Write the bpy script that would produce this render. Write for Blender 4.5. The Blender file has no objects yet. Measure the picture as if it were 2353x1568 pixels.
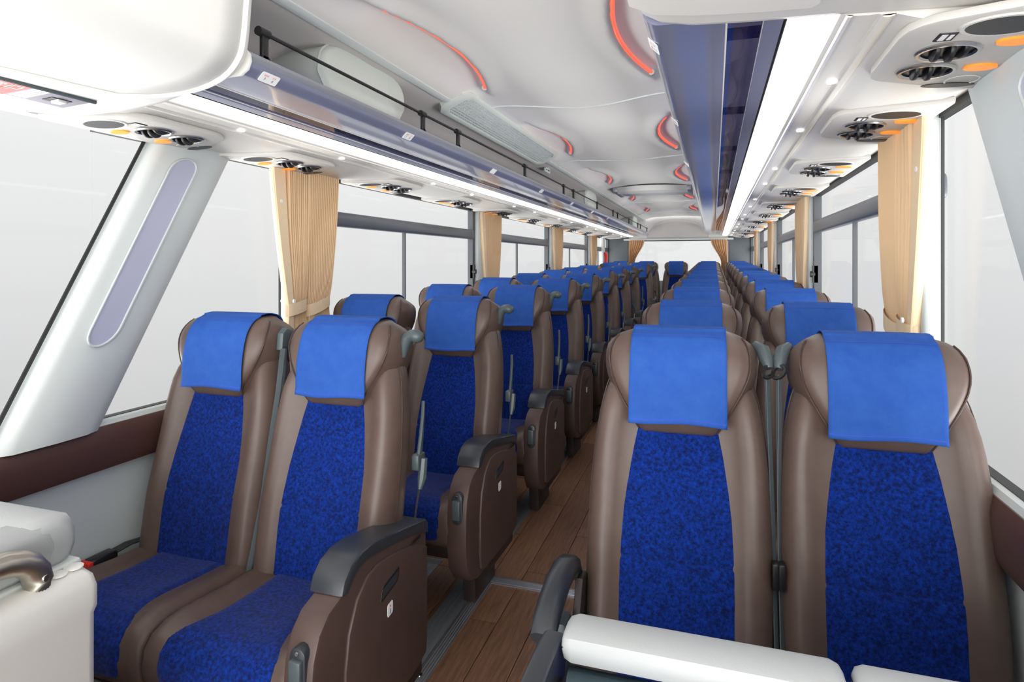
import bpy, math, random
from mathutils import Vector, Matrix
random.seed(7)
sc = bpy.context.scene
COL = sc.collection
# ------------------------------------------------------------------ camera, world, light
CAMZ = 1.29
cam = bpy.data.objects.new('camera', bpy.data.cameras.new('camera')); COL.objects.link(cam)
cam.location = (0, 0, CAMZ); cam.rotation_euler = (math.radians(90), 0, math.radians(18.13))
cam.data.sensor_width = 36; cam.data.lens = 1417 * 36 / 2353
cam.data.shift_y = -(784 - 603) / 2353; cam.data.clip_start = 0.02
sc.camera = cam
vs = sc.view_settings
vs.view_transform = 'Standard'; vs.look = 'None'; vs.gamma = 1; vs.use_curve_mapping = False
vs.exposure = 0.0
W = bpy.data.worlds.new('world'); sc.world = W; W.use_nodes = True
nt = W.node_tree; nt.nodes.clear()
wo = nt.nodes.new('ShaderNodeOutputWorld'); bg = nt.nodes.new('ShaderNodeBackground')
tc = nt.nodes.new('ShaderNodeTexCoord'); sp = nt.nodes.new('ShaderNodeSeparateXYZ'); rp = nt.nodes.new('ShaderNodeValToRGB')
mr = nt.nodes.new('ShaderNodeMapRange')
nt.links.new(tc.outputs['Generated'], sp.inputs[0]); nt.links.new(sp.outputs['Z'], mr.inputs['Value'])
mr.inputs['From Min'].default_value = -0.5; mr.inputs['From Max'].default_value = 0.5
nt.links.new(mr.outputs[0], rp.inputs[0]); nt.links.new(rp.outputs[0], bg.inputs[0]); nt.links.new(bg.outputs[0], wo.inputs[0])
cr = rp.color_ramp
cr.elements[0].position = 0.0; cr.elements[0].color = (.50, .50, .505, 1)
cr.elements[1].position = 1.0; cr.elements[1].color = (1, 1, 1, 1)
for p, v in ((.22, .60), (.42, .75), (.56, .84), (.72, .93)):
    e = cr.elements.new(p); e.color = (v, v, v, 1)
bg.inputs['Strength'].default_value = 1.0
def sun(name, az, el, strength, angle, col=(1, 1, 1)):
    l = bpy.data.lights.new(name, 'SUN'); l.energy = strength; l.angle = math.radians(angle); l.color = col
    o = bpy.data.objects.new(name, l); COL.objects.link(o)
    a, e = math.radians(az), math.radians(el)
    d = -Vector((math.cos(e) * math.sin(a), math.cos(e) * math.cos(a), math.sin(e)))
    o.rotation_euler = d.to_track_quat('-Z', 'Y').to_euler(); return o
SUNS = [sun('sun', 150, 24, 1.5, 70, (1, .985, .96)),
        sun('fill_sun_front', 180, -14, 6.0, 80), sun('fill_sun_left', -90, -36, 6.6, 60), sun('fill_sun_right', 90, -36, 6.6, 60)]  # soft fill suns added below the horizon, imitating ground bounce to brighten the ceiling
sc.cycles.max_bounces = 14; sc.cycles.diffuse_bounces = 8; sc.cycles.transparent_max_bounces = 24
# ------------------------------------------------------------------ materials
def lin(c): return tuple(((x / 255) / 12.92 if x / 255 <= .04045 else ((x / 255 + .055) / 1.055) ** 2.4) for x in c)
def mat(name, rgb, rough=.5, metal=0., spec=.5, noise=None, bump=None, emit=None, coat=0., sheen=0., vary=0.):
    m = bpy.data.materials.new(name); m.use_nodes = True; n = m.node_tree; b = n.nodes['Principled BSDF']
    c = lin(rgb); b.inputs['Base Color'].default_value = (*c, 1)
    b.inputs['Roughness'].default_value = rough; b.inputs['Metallic'].default_value = metal
    b.inputs['Specular IOR Level'].default_value = spec; b.inputs['Coat Weight'].default_value = coat; b.inputs['Coat Roughness'].default_value = .09
    b.inputs['Sheen Weight'].default_value = sheen
    t = n.nodes.new('ShaderNodeTexCoord')
    src = None
    if noise:   # (scale, detail, rgb2, lo, hi, stretch)
        nz = n.nodes.new('ShaderNodeTexNoise'); nz.inputs['Scale'].default_value = noise[0]; nz.inputs['Detail'].default_value = noise[1]
        nz.inputs['Roughness'].default_value = .7
        mp = n.nodes.new('ShaderNodeMapping'); mp.inputs['Scale'].default_value = noise[5] if len(noise) > 5 else (1, 1, 1)
        n.links.new(t.outputs['Object'], mp.inputs[0]); n.links.new(mp.outputs[0], nz.inputs['Vector'])
        r = n.nodes.new('ShaderNodeValToRGB'); r.color_ramp.elements[0].position = noise[3]; r.color_ramp.elements[1].position = noise[4]
        r.color_ramp.elements[0].color = (*c, 1); r.color_ramp.elements[1].color = (*lin(noise[2]), 1)
        n.links.new(nz.outputs['Fac'], r.inputs[0]); src = r.outputs[0]
    if vary:
        oi = n.nodes.new('ShaderNodeObjectInfo'); h = n.nodes.new('ShaderNodeHueSaturation')
        ma = n.nodes.new('ShaderNodeMapRange'); ma.inputs['To Min'].default_value = 1 - vary; ma.inputs['To Max'].default_value = 1 + vary
        n.links.new(oi.outputs['Random'], ma.inputs[0]); n.links.new(ma.outputs[0], h.inputs['Value'])
        if src: n.links.new(src, h.inputs['Color'])
        else: h.inputs['Color'].default_value = (*c, 1)
        src = h.outputs[0]
    if src: n.links.new(src, b.inputs['Base Color'])
    if bump:    # (scale, strength, dist)
        nb = n.nodes.new('ShaderNodeTexNoise'); nb.inputs['Scale'].default_value = bump[0]; nb.inputs['Detail'].default_value = 2
        n.links.new(t.outputs['Object'], nb.inputs['Vector'])
        bp = n.nodes.new('ShaderNodeBump'); bp.inputs['Strength'].default_value = bump[1]; bp.inputs['Distance'].default_value = bump[2]
        n.links.new(nb.outputs['Fac'], bp.inputs['Height']); n.links.new(bp.outputs[0], b.inputs['Normal'])
    if emit:
        b.inputs['Emission Color'].default_value = (*emit[0], 1); b.inputs['Emission Strength'].default_value = emit[1]
    return m
def glass(name, tint, refl_rough=.02, k_=1.):
    m = bpy.data.materials.new(name); m.use_nodes = True; n = m.node_tree; n.nodes.clear()
    o = n.nodes.new('ShaderNodeOutputMaterial'); t = n.nodes.new('ShaderNodeBsdfTransparent'); g = n.nodes.new('ShaderNodeBsdfGlossy')
    lw = n.nodes.new('ShaderNodeLayerWeight'); lw.inputs[0].default_value = .5; x = n.nodes.new('ShaderNodeMixShader')
    pw_ = n.nodes.new('ShaderNodeMath'); pw_.operation = 'POWER'; pw_.inputs[1].default_value = 5; n.links.new(lw.outputs['Facing'], pw_.inputs[0])
    f = n.nodes.new('ShaderNodeMath'); f.operation = 'MULTIPLY_ADD'; f.inputs[1].default_value = .93 * k_; f.inputs[2].default_value = .05 * k_; n.links.new(pw_.outputs[0], f.inputs[0])
    t.inputs[0].default_value = (*tint, 1); g.inputs['Roughness'].default_value = refl_rough
    n.links.new(f.outputs[0], x.inputs[0]); n.links.new(t.outputs[0], x.inputs[1]); n.links.new(g.outputs[0], x.inputs[2]); n.links.new(x.outputs[0], o.inputs[0])
    return m
M = dict(
    leather=mat('brown_leather', (94, 77, 69), .43, spec=.5, noise=(9, 3, (85, 68, 61), .35, .7), bump=(420, .12, .0006)),
    leather_dark=mat('dark_brown_leather', (80, 61, 56), .5, noise=(9, 3, (72, 55, 50), .35, .7), bump=(420, .1, .0005)),
    piping=mat('seam_thread', (66, 48, 42), .6),
    velour=mat('blue_velour', (0, 20, 72), .85, spec=.15, sheen=.12, noise=(120, 12, (4, 54, 156), .40, .70), bump=(500, .35, .0012)),
    cloth=mat('blue_cloth', (38, 80, 160), .8, spec=.2, noise=(25, 3, (45, 88, 165), .35, .7), bump=(900, .2, .0004)),
    cloth_under=mat('cloth_reverse', (170, 178, 200), .8),
    grey=mat('grey_plastic', (72, 82, 85), .38, bump=(700, .08, .0004)),
    cap=mat('armrest_grey_plastic', (50, 53, 58), .34, bump=(700, .08, .0004)),
    dark=mat('black_plastic', (26, 26, 28), .4),
    legm=mat('dark_leg_plastic', (44, 34, 32), .5),
    webbing=mat('belt_webbing', (84, 94, 98), .6),
    steel=mat('steel', (190, 190, 190), .25, metal=1),
    satin=mat('satin_steel', (186, 180, 168), .32, metal=1),
    red=mat('red_plastic', (222, 40, 30), .45),
    wall=mat('grey_wall_panel', (212, 220, 221), .55, bump=(260, .1, .0005)),
    trimg=mat('light_grey_trim', (206, 212, 211), .45, bump=(260, .06, .0004)),
    belt=mat('brown_sill', (84, 58, 52), .38),
    ceil=mat('ceiling_lining', (228, 226, 221), .8, bump=(500, .05, .0004)),
    cove=mat('cove_lining', (196, 191, 188), .8, bump=(500, .05, .0004)),
    white=mat('white_plastic', (232, 231, 226), .4),
    pad=mat('white_leather', (176, 179, 180), .5, bump=(350, .25, .0008)),
    teal=mat('teal_grey_panel', (138, 156, 160), .4),
    tealtube=mat('dark_teal_tube', (50, 66, 74), .22, metal=.6),
    alu=mat('rack_aluminium', (124, 128, 152), .34, metal=.15, coat=1.),
    alul=mat('ribbed_aluminium', (168, 170, 178), .4, metal=.5),
    strip=mat('floor_aluminium', (178, 180, 186), .32, metal=.8),
    psu=mat('service_panel_plastic', (214, 211, 205), .32),
    psug=mat('service_unit_plastic', (200, 197, 191), .34),
    orange=mat('orange_lens', (255, 150, 40), .3, emit=((1, .30, .02), .45)),
    lamp=mat('lamp_diffuser', (255, 255, 255), .4, emit=((1, .99, .97), 3.0)),
    dot=mat('small_lamp', (255, 255, 255), .4, emit=((1, 1, 1), 4.0)),
    gloss=mat('glossy_trim', (226, 222, 214), .14, coat=.5),
    stitch=mat('blue_stitch', (46, 76, 186), .8),
    led=mat('red_light_tube', (255, 120, 90), .4, emit=((1, .13, .07), .85)),
    frame=mat('dark_window_frame', (52, 56, 62), .35),
    bar=mat('grey_window_bar', (92, 96, 104), .35, metal=.2),
    rubber=mat('black_rubber', (20, 21, 23), .5),
    curtain=mat('beige_curtain', (226, 196, 158), .85, spec=.15, bump=(500, .15, .0005)),
    curtain_rear=mat('brown_curtain', (186, 146, 108), .85, spec=.15),
    curtain_hem=mat('beige_curtain_hem', (240, 214, 178), .85, spec=.15),
    wood=mat('wood_plank', (146, 108, 84), .38, spec=.45, noise=(11, 8, (106, 76, 60), .36, .66, (7, .55, 7)), vary=.22),
    gap=mat('floor_gap', (28, 21, 18), .8),
    rubbergrey=mat('grey_floor_rubber', (112, 116, 120), .5),
    duct=mat('pad_lining', (208, 214, 208), .75),
    paper=mat('white_sticker', (240, 240, 238), .5),
    inkb=mat('blue_ink', (40, 60, 150), .6), inkr=mat('red_ink', (235, 110, 100), .6), inkw=mat('white_ink', (250, 246, 246), .6),
    signred=mat('sign_red', (214, 92, 84), .5), signgrey=mat('sign_grey', (140, 136, 148), .5),
    inset=mat('lavender_inset', (184, 186, 206), .3),
    glass=glass('window_glass', (.985, .988, .988), .02, .14),
    smoke=glass('blue_tinted_glass', (.56, .57, .80), .03),
)
# ------------------------------------------------------------------ mesh helpers
def obj(name, verts, faces, m, parent=None, smooth=True, angle=40):
    me = bpy.data.meshes.new(name); me.from_pydata([tuple(v) for v in verts], [], faces); me.materials.append(M[m] if isinstance(m, str) else m)
    import bmesh
    b = bmesh.new(); b.from_mesh(me); bmesh.ops.recalc_face_normals(b, faces=b.faces); b.to_mesh(me); b.free()
    if smooth:
        me.shade_smooth(); me.set_sharp_from_angle(angle=math.radians(angle))
    me.update()
    o = bpy.data.objects.new(name, me); COL.objects.link(o)
    if parent: o.parent = parent
    return o
class MB:
    def __init__(s): s.v = []; s.f = []
    def add(s, v, f):
        k = len(s.v); s.v += [tuple(p) for p in v]; s.f += [tuple(i + k for i in q) for q in f]; return s
    def box(s, x0, x1, y0, y1, z0, z1, c=0.0):
        if c <= 0:
            v = [(x, y, z) for x in (x0, x1) for y in (y0, y1) for z in (z0, z1)]
            return s.add(v, [(0, 1, 3, 2), (4, 6, 7, 5), (0, 4, 5, 1), (2, 3, 7, 6), (0, 2, 6, 4), (1, 5, 7, 3)])
        def rect(x, i):
            a0, a1, b0, b1 = y0 + i, y1 - i, z0 + i, z1 - i; k = c
            out = []
            for cy, cz, st in ((a1 - k, b1 - k, 0), (a0 + k, b1 - k, 1), (a0 + k, b0 + k, 2), (a1 - k, b0 + k, 3)):
                for j in range(3):
                    t = math.pi / 2 * (st + j / 2); out.append((x, cy + k * math.cos(t), cz + k * math.sin(t)))
            return out
        return s.loft([rect(x0, c * .6), rect(x0 + c * .3, c * .2), rect(x0 + c, 0), rect(x1 - c, 0), rect(x1 - c * .3, c * .2), rect(x1, c * .6)])
    def loft(s, rings, closed=True, cap=True):
        n = len(rings[0]); v = [p for r in rings for p in r]; f = []
        for i in range(len(rings) - 1):
            for j in range(n if closed else n - 1):
                k = (j + 1) % n; f.append((i * n + j, i * n + k, (i + 1) * n + k, (i + 1) * n + j))
        if cap and closed: f.append(tuple(range(n))[::-1]); f.append(tuple((len(rings) - 1) * n + j for j in range(n)))
        return s.add(v, f)
    def tube(s, path, r, seg=8, rx=None, up=Vector((0, 0, 1))):
        P = [Vector(p) for p in path]; rings = []
        for i, p in enumerate(P):
            t = (P[min(i + 1, len(P) - 1)] - P[max(i - 1, 0)]).normalized()
            a = t.cross(up); a = a if a.length > 1e-4 else t.cross(Vector((1, 0, 0))); a.normalize(); b = t.cross(a)
            rr = r[i] if isinstance(r, (list, tuple)) else r; ra = (rx[i] if isinstance(rx, (list, tuple)) else rx) if rx else rr
            rings.append([p + a * ra * math.cos(2 * math.pi * k / seg) + b * rr * math.sin(2 * math.pi * k / seg) for k in range(seg)])
        return s.loft(rings)
    def prism(s, pts, axis, a0, a1, bev=0.0):
        """extrude a 2-D outline along an axis; bev shrinks both ends for a rounded rim"""
        cx = sum(p[0] for p in pts) / len(pts); cy = sum(p[1] for p in pts) / len(pts)
        def ring(a, sh):
            out = []
            for p in pts:
                dx, dy = p[0] - cx, p[1] - cy; L = math.hypot(dx, dy) or 1; k = (L - sh) / L
                q = (cx + dx * k, cy + dy * k)
                out.append({'x': (a, q[0], q[1]), 'y': (q[0], a, q[1]), 'z': (q[0], q[1], a)}[axis])
            return out
        if bev > 0:
            return s.loft([ring(a0, bev), ring(a0 + bev * .3, bev * .3), ring(a0 + bev, 0), ring(a1 - bev, 0), ring(a1 - bev * .3, bev * .3), ring(a1, bev)])
        return s.loft([ring(a0, 0), ring(a1, 0)])
    def disc(s, c, r, n=(0, 0, 1), seg=16, h=.001, ry=None):
        n = Vector(n).normalized(); a = n.orthogonal().normalized(); 
        if abs(n.z) > .9: a = Vector((1, 0, 0))
        b = n.cross(a); c = Vector(c); ry = ry or r
        ring = lambda o, k: [c + n * o + a * r * k * math.cos(2 * math.pi * i / seg) + b * ry * k * math.sin(2 * math.pi * i / seg) for i in range(seg)]
        return s.loft([ring(-h, 1), ring(h * .6, 1), ring(h, .9)])
    def ring(s, c, r, w, seg=20, h=.004, n=(0, 0, 1), ry=None):
        c = Vector(c); n = Vector(n).normalized(); a = Vector((1, 0, 0)) if abs(n.z) > .9 else n.orthogonal().normalized(); b = n.cross(a); ry = ry or r
        v = []; f = []
        for i in range(seg):
            t = 2 * math.pi * i / seg; d = a * r * math.cos(t) + b * ry * math.sin(t); dn = d.normalized()
            for k in range(6):
                u = 2 * math.pi * k / 6; v.append(c + d + dn * w * math.cos(u) + n * h * math.sin(u))
        for i in range(seg):
            for k in range(6):
                j = (i + 1) % seg; l = (k + 1) % 6; f.append((i * 6 + k, i * 6 + l, j * 6 + l, j * 6 + k))
        return s.add(v, f)
    def build(s, name, m, parent=None, smooth=True, angle=40): return obj(name, s.v, s.f, m, parent, smooth, angle)
def empty(name, loc=(0, 0, 0)):
    o = bpy.data.objects.new(name, None); COL.objects.link(o); o.location = loc; return o
def tag(o, label=None, cat=None, group=None, kind=None):
    if label: o['label'] = label
    if cat: o['category'] = cat
    if group: o['group'] = group
    if kind: o['kind'] = kind
    return o
kids = {}
def copy_tree(o, parent=None):
    c = o.copy(); COL.objects.link(c); c.parent = parent
    for ch in list(o.children): copy_tree(ch, c)
    return c
def patch(fn, nu, nv, name, m, parent=None, thick=0.0, angle=50):
    """grid surface fn(u,v) -> point, u,v in 0..1, optionally with a back skin"""
    v = [fn(i / nu, j / nv) for j in range(nv + 1) for i in range(nu + 1)]
    f = [(j * (nu + 1) + i, j * (nu + 1) + i + 1, (j + 1) * (nu + 1) + i + 1, (j + 1) * (nu + 1) + i) for j in range(nv) for i in range(nu)]
    o = obj(name, v, f, m, parent, True, angle)
    if thick:
        md = o.modifiers.new('s', 'SOLIDIFY'); md.thickness = thick; md.offset = 0
        dg = bpy.context.evaluated_depsgraph_get(); me = bpy.data.meshes.new_from_object(o.evaluated_get(dg)); o.modifiers.clear(); o.data = me
    return o
def sstep(a, b, x):
    t = max(0., min(1., (x - a) / (b - a))); return t * t * (3 - 2 * t)
def interp(T, x):
    if x <= T[0][0]: return T[0][1]
    for (a, p), (b, q) in zip(T, T[1:]):
        if x <= b: return p + (q - p) * (x - a) / (b - a)
    return T[-1][1]
def sinterp(T, x):
    """smooth (catmull) interpolation of a table"""
    n = len(T)
    if x <= T[0][0]: return T[0][1]
    if x >= T[-1][0]: return T[-1][1]
    for i in range(n - 1):
        if x <= T[i + 1][0]:
            a, p1 = T[i]; b, p2 = T[i + 1]; h = b - a; t = (x - a) / h
            m1 = (p2 - T[i - 1][1]) / (b - T[i - 1][0]) if i else (p2 - p1) / h
            m2 = (T[i + 2][1] - p1) / (T[i + 2][0] - a) if i + 2 < n else (p2 - p1) / h
            return (2 * t**3 - 3 * t**2 + 1) * p1 + (t**3 - 2 * t**2 + t) * h * m1 + (-2 * t**3 + 3 * t**2) * p2 + (t**3 - t**2) * h * m2
def text(s, size, m, parent, mtx):
    cu = bpy.data.curves.new('print', 'FONT'); cu.body = s; cu.size = size; cu.align_x = 'CENTER'; cu.align_y = 'CENTER'; cu.resolution_u = 2
    t = bpy.data.objects.new('print', cu); COL.objects.link(t)
    dg = bpy.context.evaluated_depsgraph_get(); me = bpy.data.meshes.new_from_object(t.evaluated_get(dg))
    bpy.data.objects.remove(t); me.transform(mtx); me.materials.clear(); me.materials.append(M[m])
    o = bpy.data.objects.new('print', me); COL.objects.link(o); o.parent = parent; return o
# ------------------------------------------------------------------ layout constants
XC = -.58; XL = -1.74; XR = .58; Y1 = 1.64; PITCH = .85; YB = 10.75
def floor_z(y): return .021 * (y - Y1)
SX = (-1.472, -1.048, -.084, .355)
# ------------------------------------------------------------------ floor
fl = tag(MB().add([(XL, -.9, floor_z(-.9) - .02), (XR, -.9, floor_z(-.9) - .02), (XR, YB, floor_z(YB) - .02), (XL, YB, floor_z(YB) - .02)],
                  [(0, 1, 2, 3)]).build('floor', 'gap', smooth=False), kind='structure')
pw = .127; x = -.732 - 9 * pw; ci = 0
SL = math.atan(.021)
pm = {}
while x < XR:
    x0, x1 = max(x, XL + .005), min(x + pw, XR - .005)
    if x1 - x0 > .02:
        y = -.9 + (ci * .37) % 1.05
        ya = -.9
        while ya < YB - .2:
            yb = min(y if y > ya + .1 else ya + 1.05, YB - .12)
            w, L = x1 - x0 - .003, yb - ya - .003
            key = (round(w, 3), round(L, 3))
            if key not in pm:
                o = MB().box(-w / 2, w / 2, -L / 2, L / 2, -.018, 0).build('plank', 'wood', fl, smooth=False); pm[key] = o
            else: o = bpy.data.objects.new('plank', pm[key].data); COL.objects.link(o); o.parent = fl
            yc = (ya + yb) / 2; o.location = ((x0 + x1) / 2, yc, floor_z(yc)); o.rotation_euler = (SL, 0, 0)
            ya = yb; y = yb + 1.05
    x += pw; ci += 1
def fbox(x0, x1, y0, y1, h0, h1, name, m, parent, grooves=0, along='y'):
    b = MB()
    def slab(a0, a1, c0, c1, z0, z1):
        v = [(xx, yy, floor_z(yy) + zz) for xx in (a0, a1) for yy in (c0, c1) for zz in (z0, z1)]
        b.add(v, [(0, 1, 3, 2), (4, 6, 7, 5), (0, 4, 5, 1), (2, 3, 7, 6), (0, 2, 6, 4), (1, 5, 7, 3)])
    slab(x0, x1, y0, y1, h0, h1)
    for i in range(grooves):
        t = (i + 1) / (grooves + 1)
        if along == 'y': c = x0 + (x1 - x0) * t; slab(c - .0022, c + .0022, y0, y1, h1, h1 + .0018)
        else: c = y0 + (y1 - y0) * t; slab(x0, x1, c - .0022, c + .0022, h1, h1 + .0018)
    return b.build(name, m, parent, smooth=False)
hatch = tag(empty('floor_hatch_frame', (0, 0, 0)), 'ribbed aluminium hatch frame set in the aisle floor beside the front rows', 'floor trim')
fbox(-.882, -.838, .3, 2.30, 0, .004, 'side_strip', 'strip', hatch, 4)
fbox(-.882, -.33, 2.30, 2.352, 0, .004, 'end_strip', 'strip', hatch, 4, 'x')
fbox(-.345, -.30, .3, 2.30, 0, .004, 'side_strip', 'strip', hatch, 4)
for yy in (.6, 1.18, 1.73, 2.2):
    MB().disc((-.868, yy, floor_z(yy) + .006), .009, seg=12, h=.003).build('screw', 'steel', hatch)
h2 = tag(empty('floor_hatch_frame', (0, 0, 0)), 'ribbed aluminium hatch frame in the floor under the left seats', 'floor trim')
fbox(-1.15, -1.10, .9, 2.36, 0, .004, 'side_strip', 'strip', h2, 4)
fbox(-1.6, -1.10, 2.36, 2.41, 0, .004, 'end_strip', 'strip', h2, 4, 'x')
MB().disc((-1.19, 2.385, floor_z(2.385) + .006), .009, seg=12, h=.003).build('screw', 'steel', h2)
for nm, a, b_ in (('left', -.965, -.884), ('right', -.298, -.22)):
    r = tag(fbox(a, b_, .9, 10.2, .0005, .006, 'seat_rail', 'rubbergrey', None, 3), f'grey seat track along the floor {"left" if nm=="left" else "right"} of the aisle', 'seat rail', 'seat tracks on the floor')
# ------------------------------------------------------------------ side walls, windows
ZS = .81; ZT = 1.69          # sill, top of glass
PILL = {'left': [2.17, 4.36, 6.56, 8.76], 'right': [1.93, 4.05, 6.25, 8.45]}
win_n = 0
for side, X, sg in (('left', XL, 1), ('right', XR, -1)):     # sg points into the bus
    b = MB(); b.box(min(X, X - sg * .04), max(X, X - sg * .04), -.9, YB, -.25, .69)
    tag(b.build('wall_' + side, 'wall', smooth=False), kind='structure')
    # brown padded sill
    pts = [(X, .675), (X + sg * .035, .68), (X + sg * .042, .70), (X + sg * .045, .76), (X + sg * .040, .79), (X + sg * .028, .806), (X, .812)]
    t = tag(MB().prism(pts, 'y', -.9, YB - .1).build('trim_1' if side == 'left' else 'trim_2', 'belt'), kind='structure')
    pts = [(X + sg * .026, .805), (X + sg * .018, .819), (X + sg * .002, .823), (X - sg * .02, .823), (X - sg * .02, .80)]
    MB().prism(pts, 'y', -.9, YB - .1).build('sill_strip', 'trimg', t)
    # header strip above the windows
    tag(MB().box(min(X, X - sg * .04), max(X, X - sg * .04), -.9, YB, ZT, 2.1).build('trim_3' if side == 'left' else 'trim_4', 'trimg', smooth=False), kind='structure')
    P = [-.9] + [1.35] + PILL[side] + [YB - .15]
    names = []
    for i in range(len(P) - 1):
        y0, y1 = P[i], P[i + 1]; win_n += 1
        w = tag(empty(f'window_{win_n}', (X, (y0 + y1) / 2, ZS)), kind='structure')
        L = (y1 - y0) / 2; d0, d1 = (-.02, .005) if sg > 0 else (-.005, .02)
        def bx(n, m, a0, a1, z0, z1, e0=d0, e1=d1, c=0): return MB().box(e0, e1, a0, a1, z0 - ZS, z1 - ZS, c).build(n, m, w, smooth=c > 0)
        gx = -.012 * sg
        MB().box(gx - .002, gx + .002, -L, L, 0, ZT - ZS).build('pane', 'glass', w, smooth=False)
        if i >= 1:
            bx('frame_top', 'rubber', -L, L, ZT - .012, ZT + .01)
        bx('frame_bottom', 'rubber', -L, L, ZS, ZS + .014)
        if i >= 2:
            bx('frame_side', 'frame', L - .055, L - .012, ZS, ZT, -.02, .02)
            bx('cross_bar', 'bar', -L + .02, L - .02, 1.463, 1.535, -.022, .022, .012)
            bx('sliding_bar', 'frame', -.006, .006, ZS, 1.47, -.010, .008)
            k = MB().tube([(sg * .015, L - .04, 1.22 - ZS), (sg * .04, L - .04, 1.22 - ZS)], .018, 10)
            k.box(min(0, sg * .028), max(0, sg * .028), L - .055, L - .025, 1.17 - ZS, 1.27 - ZS); k.build('latch', 'dark', w)
    for k, y in enumerate(PILL[side]):
        wd = .12 if k == 0 else .085
        b = MB(); x0, x1 = sorted((X - sg * .002, X + sg * .040)); b.box(x0, x1, y, y + wd + .03, .80, ZT + .05, .016)
        p = tag(b.build('window_pillar', 'trimg'), f'light grey window pillar, {["first","second","third","fourth"][k]} from the front on the {side} side', 'pillar', 'upright window pillars')
        r0, r1 = sorted((X - sg * .006, X + sg * .001)) if k == 0 else sorted((X - sg * .02, X + sg * .015))
        MB().box(r0, r1, y - (.004 if k == 0 else .04), y + .002, .82, ZT + .02).build('rubber_edge', 'rubber' if k == 0 else 'frame', p, smooth=False)
    # slanted front pillar
    if side == 'left': top = (1.546, 1.885); bot = (1.06, 1.345)
    else: top = (1.06, 1.70); bot = (.46, 1.13)
    zt, zb = 1.72, .80 if side == 'left' else .80
    rings = []
    n = 14
    for i in range(n + 1):
        s = i / n; z = zb + (zt - zb) * s; y0 = bot[0] + (top[0] - bot[0]) * s; y1 = bot[1] + (top[1] - bot[1]) * s
        prof = [(0, -.006), (0, .0), (.035, .035), (.11, .05), (.5, .055), (.8, .05), (.95, .035), (1, .02), (1, -.006)]
        rings.append([(X + sg * (d), y0 + (y1 - y0) * t, z) for t, d in prof])
    pil = tag(MB().loft(rings).build('slanted_pillar', 'wall' if side == 'right' else 'trimg'), f'wide slanted grey pillar on the {side} side by the front row', 'pillar', 'slanted front pillars')
    # recessed long inset
    def ins(t, s):  # point on pillar face
        z = zb + (zt - zb) * s; y0 = bot[0] + (top[0] - bot[0]) * s; y1 = bot[1] + (top[1] - bot[1]) * s
        return (X + sg * .058, y0 + (y1 - y0) * t, z)
    C = []; s0, s1 = .27, .91; nseg = 10; tc_ = .40; hw = .155; hs = .05
    for i in range(nseg + 1):
        a = math.pi * i / nseg; C.append(ins(tc_ + hw * math.cos(a), s1 - hs + hs * math.sin(a)))
    for i in range(nseg + 1):
        a = math.pi + math.pi * i / nseg; C.append(ins(tc_ + hw * math.cos(a), s0 + hs + hs * math.sin(a)))
    back = [(p[0] - sg * .01, p[1], p[2]) for p in C]
    MB().loft([back, C]).build('inset_strip', 'inset', pil, smooth=False)
    MB().tube(C + [C[0]], .0035, 6, up=Vector((1, 0, 0))).build('inset_rim', 'trimg', pil)
    e = [(X + sg * .004, bot[0] + (top[0] - bot[0]) * s - .012, zb + (zt - zb) * s) for s in (0, .5, 1)]
    MB().tube(e, .0055, 6).build('rubber_edge', 'rubber', pil)
# ------------------------------------------------------------------ rear wall and window
b = MB(); b.box(XL, XR, YB - .1, YB, -.2, .98)
tag(b.build('wall_back', 'wall', smooth=False), kind='structure')
win_n += 1
rw = tag(empty(f'window_{win_n}', (XC, YB - .1, .98)), kind='structure')
MB().box(-.86, .86, -.004, .004, 0, .70).build('pane', 'glass', rw, smooth=False)
MB().box(-.9, .9, -.03, .01, .665, .685).build('frame_top', 'rubber', rw, smooth=False)
for s in (-1, 1):
    tag(MB().box(*sorted((XC + s * .80, XC + s * 1.16)), YB - .17, YB - .08, .9, 1.75, .03).build('rear_corner_panel', mat('corner_grey' + str(s), (92, 98, 102), .6)),
        f'dark grey rear corner panel {"left" if s < 0 else "right"} of the rear window', 'panel', 'rear corner panels')
# upper rear bulkhead: curved panel
def bulk(u, v):
    X = XC + (u - .5) * 2.3; z = 1.66 + v * .50; y = YB - .13 - .30 * (1 - math.cos(v * 1.3)); return (X, y, z)
bh = tag(patch(bulk, 20, 10, 'wall_rear_upper', 'ceil'), kind='structure')
def dome(u, v):
    a = (u - .5) * 2; X = XC + a * .50 * (1 - .25 * v * v); z = 1.70 + v * .30 * math.sqrt(max(0, 1 - .55 * a * a))
    e = min(1, (1 - abs(a)) * 6) * min(1, (1 - v) * 6) * min(1, v * 9 + .1)
    vv = (z - 1.66) / .5
    return (X, YB - .135 - .30 * (1 - math.cos(vv * 1.3)) - .035 * sstep(0, 1, e), z)
patch(dome, 24, 14, 'rear_duct_cover', 'cove', bh)
MB().tube([(XC - .88, YB - .17, 1.675), (XC + .88, YB - .17, 1.675)], .016, 8).build('window_lip', 'trimg', bh)
# emergency handle by left rear
eh = tag(empty('emergency_exit_lever', (XL + .05, 9.95, 1.45)), 'red emergency exit handle on the left rear window pillar', 'handle')
MB().box(-.05, 0, -.10, .10, -.62, .24, .01).build('mounting_post', 'trimg', eh)
MB().tube([(.01, 0, .0), (.03, 0, -.03), (.03, 0, -.2), (.02, -.03, -.26)], [.02, .026, .026, .02], 8).build('red_grip', 'red', eh)
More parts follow.
